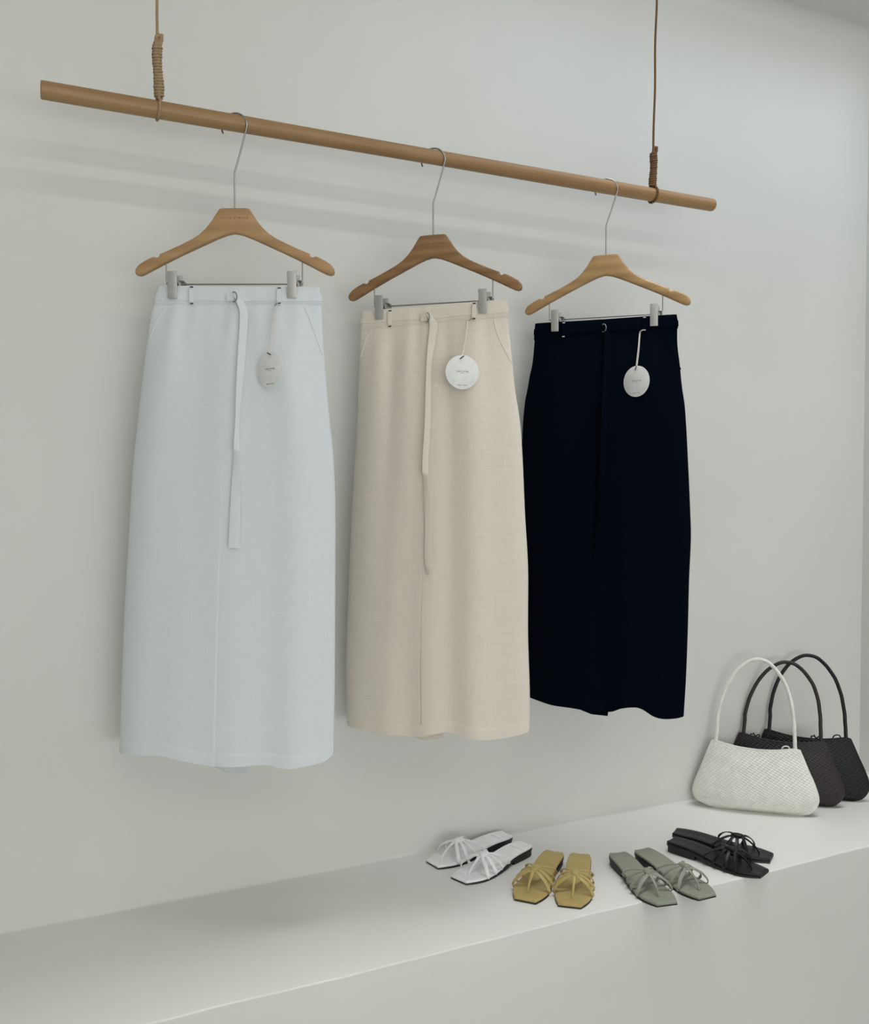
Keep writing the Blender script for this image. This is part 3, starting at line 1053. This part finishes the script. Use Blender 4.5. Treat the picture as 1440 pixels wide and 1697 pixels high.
def sandal(px, py, ang, mirror, mat, label, group, ink):
    """origin under the heel end, toe along ang (from +x); mirror = -1 flips left and right"""
    root = empty('strappy_sandal', (px, py, LEDGE_Z), ang - PI/2)
    tag(root, label, 'sandal', group)
    mx = lambda pts: [(x*mirror, y, z) for x, y, z in pts]
    ys = [0, .0015, .004, .008, .014] + [.02 + .0075*k for k in range(28)] + [.229, .234, .2375, .2395, .2405]
    ys = sorted(set(ys))
    b = MB()
    rows = [mx(r) for r in sole_rows(lambda y: topz(y) - (.0012 if y > .239 or y < .001 else 0), lambda y: topz(y) - .0052, 0, ys)]
    b.grid(rows, closed_u=True)
    k = len(rows[0])
    b.add(rows[0], [tuple(range(k))]); b.add(rows[-1], [tuple(range(k))])
    b.build('insole', mat, root, sharp=45)
    b = MB()
    def outbot(y):
        return interp([(0, .0150), (.06, .0150), (.075, .0125), (.098, .0055), (.115, .0012), (.13, .0), (.22, .0), (.2405, .0016)], y)
    rows = [mx(r) for r in sole_rows(lambda y: topz(y) - .0050, lambda y: min(outbot(y), topz(y) - .0078), .0005, ys, .001)]
    b.grid(rows, closed_u=True)
    b.add(rows[0], [tuple(range(k))]); b.add(rows[-1], [tuple(range(k))])
    b.build('outsole', M['sole'], root, sharp=40)
    b = MB()
    hr = []
    for y in (.003, .006, .012, .03, .055, .070, .078):
        wl, wr = interp(HW_L, y) - .0012, interp(HW_R, y) - .0012
        hr.append(mx([(-wl, y, .0165), (-wl*.3, y, .0170), (wr*.3, y, .0170), (wr, y, .0165), (wr*.985, y, .0), (0, y, 0), (-wl*.985, y, .0)]))
    b.grid(hr, closed_u=True)
    b.add(hr[0], [tuple(range(7))]); b.add(hr[-1], [tuple(range(7))])
    b.build('heel', M['sole'], root, sharp=30)
    # straps
    knot = Vector((.001, .158, .0430))
    def strap(pts, w, h=.0024, name='strap', n=9, par=root, sc=None):
        b = MB()
        P = spline(mx(pts), n)
        c = Vector((knot.x*mirror, .150, .004))
        ups = [(p - c).normalized() for p in P]
        scs = [(interp(sc, k/(len(P) - 1)), 1) for k in range(len(P))] if sc else None
        b.sweep(P, flat(w, h, 12), up=ups, scale=scs)
        return b.build(name, mat, par)
    strap([(.0005, .210, .0085), (.0005, .209, .013), (.001, .201, .0235), (.001, .184, .0360), (.001, .166, .0430), (.001, .150, .0435)], .0062, .0030, 'toe_post', sc=[(0, .75), (.45, .85), (.75, 1.5), (1, 2.1)])
    for s in (-1, 1):
        W = HW_L if s < 0 else HW_R
        def side(y, g=0): return s*(interp(W, y) + g)
        # front: from the knot down to the ball of the foot
        strap([(s*.003, .166, .0425), (s*.014, .176, .0415), (side(.19, -.008), .1850, .0300), (side(.188, .002), .190, .0160),
               (side(.186, .002), .1880, .0085), (side(.186, -.004), .187, .0050)], .0068, .0025, 'front_strap', sc=[(0, 1.0), (.3, 1.25), (.7, 1.1), (1, .9)])
        # middle: lower loop that bows out beyond the edge
        strap([(s*.004, .158, .0425), (s*.018, .161, .0400), (side(.165, -.004), .1640, .0280), (side(.160, .005), .1640, .0165),
               (side(.158, .003), .161, .0095), (side(.158, -.004), .160, .0060)], .0070, .0025, 'middle_strap', sc=[(0, 1.0), (.3, 1.25), (.7, 1.1), (1, .9)])
        # rear: runs back and loops under the arch
        strap([(s*.003, .150, .0430), (s*.014, .138, .0430), (side(.12, -.006), .122, .0360), (side(.108, .005), .110, .0265),
               (side(.104, .004), .104, .0185), (side(.106, -.003), .106, .0135)], .0068, .0025, 'rear_strap', sc=[(0, 1.0), (.3, 1.25), (.7, 1.1), (1, .9)])
        strap([(s*.004, .154, .0428), (s*.017, .149, .0415), (side(.14, -.003), .142, .0310), (side(.136, .005), .136, .0200),
               (side(.134, .003), .134, .0130), (side(.134, -.004), .134, .0095)], .0062, .0024, 'cross_strap', sc=[(0, 1.0), (.3, 1.25), (.7, 1.1), (1, .9)])
    # wrapped knot over the crossing
    b = MB()
    rows = []
    for k_, (y, sc) in enumerate([(.1435, .45), (.1455, .85), (.150, 1.0), (.157, 1.06), (.164, 1.0), (.1685, .85), (.1705, .45)]):
        rows.append(mx([(.001 + .0092*sc*math.cos(2*PI*q/14), y + .0015*math.cos(2*PI*q/14), .0430 + .0062*sc*math.sin(2*PI*q/14)) for q in range(14)]))
    b.grid(rows, closed_u=True)
    b.add(rows[0], [tuple(range(14))]); b.add(rows[-1], [tuple(range(14))])
    b.build('knot', mat, root)
    if ink:
        Mx = Matrix.Translation((0, .040, .0252)) @ Matrix.Rotation(0, 4, 'Z')
        text_mesh('insole_lettering', 'STYLE STRING', .0052, ink, root, Mx, .0001, 1.1)
    return root

PAIRS = [
    ((1.157, -.036), 190.5, 1, 'lw', 'white strappy sandal of the pair by the wall, half behind its mate', 'white strappy sandals', 'ink_lw'),
    ((1.167, -.110), 199.5, -1, 'lw', 'white strappy sandal overlapping its mate, nearer the mustard pair', 'white strappy sandals', 'ink_lw'),
    ((1.205, -.184), 220.5, 1, 'ly', 'mustard strappy sandal with its toe beside the white pair', 'mustard strappy sandals', None),
    ((1.253, -.223), 230.5, -1, 'ly', 'mustard strappy sandal on the sage-pair side, nearest the ledge edge', 'mustard strappy sandals', None),
    ((1.337, -.255), 259.0, 1, 'lg', 'sage green strappy sandal next to the mustard pair, toe over the ledge edge', 'sage green strappy sandals', None),
    ((1.404, -.263), 269.0, -1, 'lg', 'sage green strappy sandal on the black-pair side, toe over the ledge edge', 'sage green strappy sandals', None),
    ((1.556, -.206), 304.0, -1, 'lb', 'black strappy sandal closer to the handbags, partly behind its mate', 'black strappy sandals', 'ink_lb'),
    ((1.511, -.245), 292.0, 1, 'lb', 'black strappy sandal overlapping its mate, next to the sage pair', 'black strappy sandals', 'ink_lb'),
]
for (x, y), a, mir, mt, lab, grp, ink in PAIRS:
    sandal(x, y, R(a), mir, M[mt], lab, grp, M[ink] if ink else None)

# ------------------------------------------------------------------ light
w = bpy.data.worlds.new('World')
scene.world = w
w.use_nodes = True
bg = w.node_tree.nodes['Background']
bg.inputs['Color'].default_value = (1.0, .99, .975, 1)
bg.inputs['Strength'].default_value = .10

def area(name, loc, target, sx, sy, power, col, spread=180):
    ld = bpy.data.lights.new(name, 'AREA')
    ld.shape = 'RECTANGLE'
    ld.size, ld.size_y = sx, sy
    ld.energy = power
    ld.color = col
    ld.spread = R(spread)
    o = bpy.data.objects.new(name, ld)
    COL.objects.link(o)
    o.location = loc
    d = Vector(target) - Vector(loc)
    o.rotation_euler = d.to_track_quat('-Z', 'Y').to_euler()
    return o

# daylight from the open shop front plus an added low fill, two long ceiling tubes parallel
# to the wall, added cool overhead fills by the wall on the right, added fills brightening the ledge
area('shopfront_daylight', (-.2, -5.6, 1.6), (.6, 0, 1.3), 4.0, 2.2, 36, (1.0, .99, .93))
area('front_fill_low', (1.0, -5.0, .8), (1.0, 0, .7), 4.0, 1.0, 41, (.95, .99, 1.0))
area('shopfront_daylight_side', (4.6, -3.4, 1.75), (1.0, -.1, 1.2), 2.6, 2.2, 7, (1.0, .95, .86))
area('ceiling_tube', (.75, -1.24, 2.66), (.75, -.2, 2.12), 2.4, .05, 2.3, (1.0, .98, .93))
area('ceiling_tube', (.75, -3.2, 2.70), (.75, -.2, 2.12), 3.4, .10, 7, (1.0, .98, .93))
area('overhead_fill', (2.7, -.6, 2.78), (2.7, -.6, 0), 1.2, .6, 4.4, (.78, .84, 1.0))
area('overhead_fill', (1.7, -.6, 2.78), (1.7, -.6, 0), 1.4, .5, 2.7, (.58, .72, 1.0))
area('ledge_fill', (1.9, -.5, 2.78), (1.9, -.42, 0), 1.4, .35, 2.6, (1.0, 1.0, .97), 60)
area('ledge_fill', (.5, -.75, 2.78), (.5, -.75, 0), 1.6, .4, 1.95, (1.0, 1.0, .95), 40)

# ------------------------------------------------------------------ camera
cd = bpy.data.cameras.new('camera')
cam = bpy.data.objects.new('camera', cd)
COL.objects.link(cam)
cam.location = CAM
cam.rotation_euler = (R(90 - 1.7374), 0, R(-25.4633))
cd.sensor_fit = 'HORIZONTAL'
cd.sensor_width = 36
cd.lens = 36*1500/1440
cd.clip_start = .05
scene.camera = cam

scene.view_settings.view_transform = 'Standard'
scene.view_settings.look = 'None'
scene.view_settings.gamma = 1
scene.view_settings.use_curve_mapping = False
scene.view_settings.exposure = 0.0
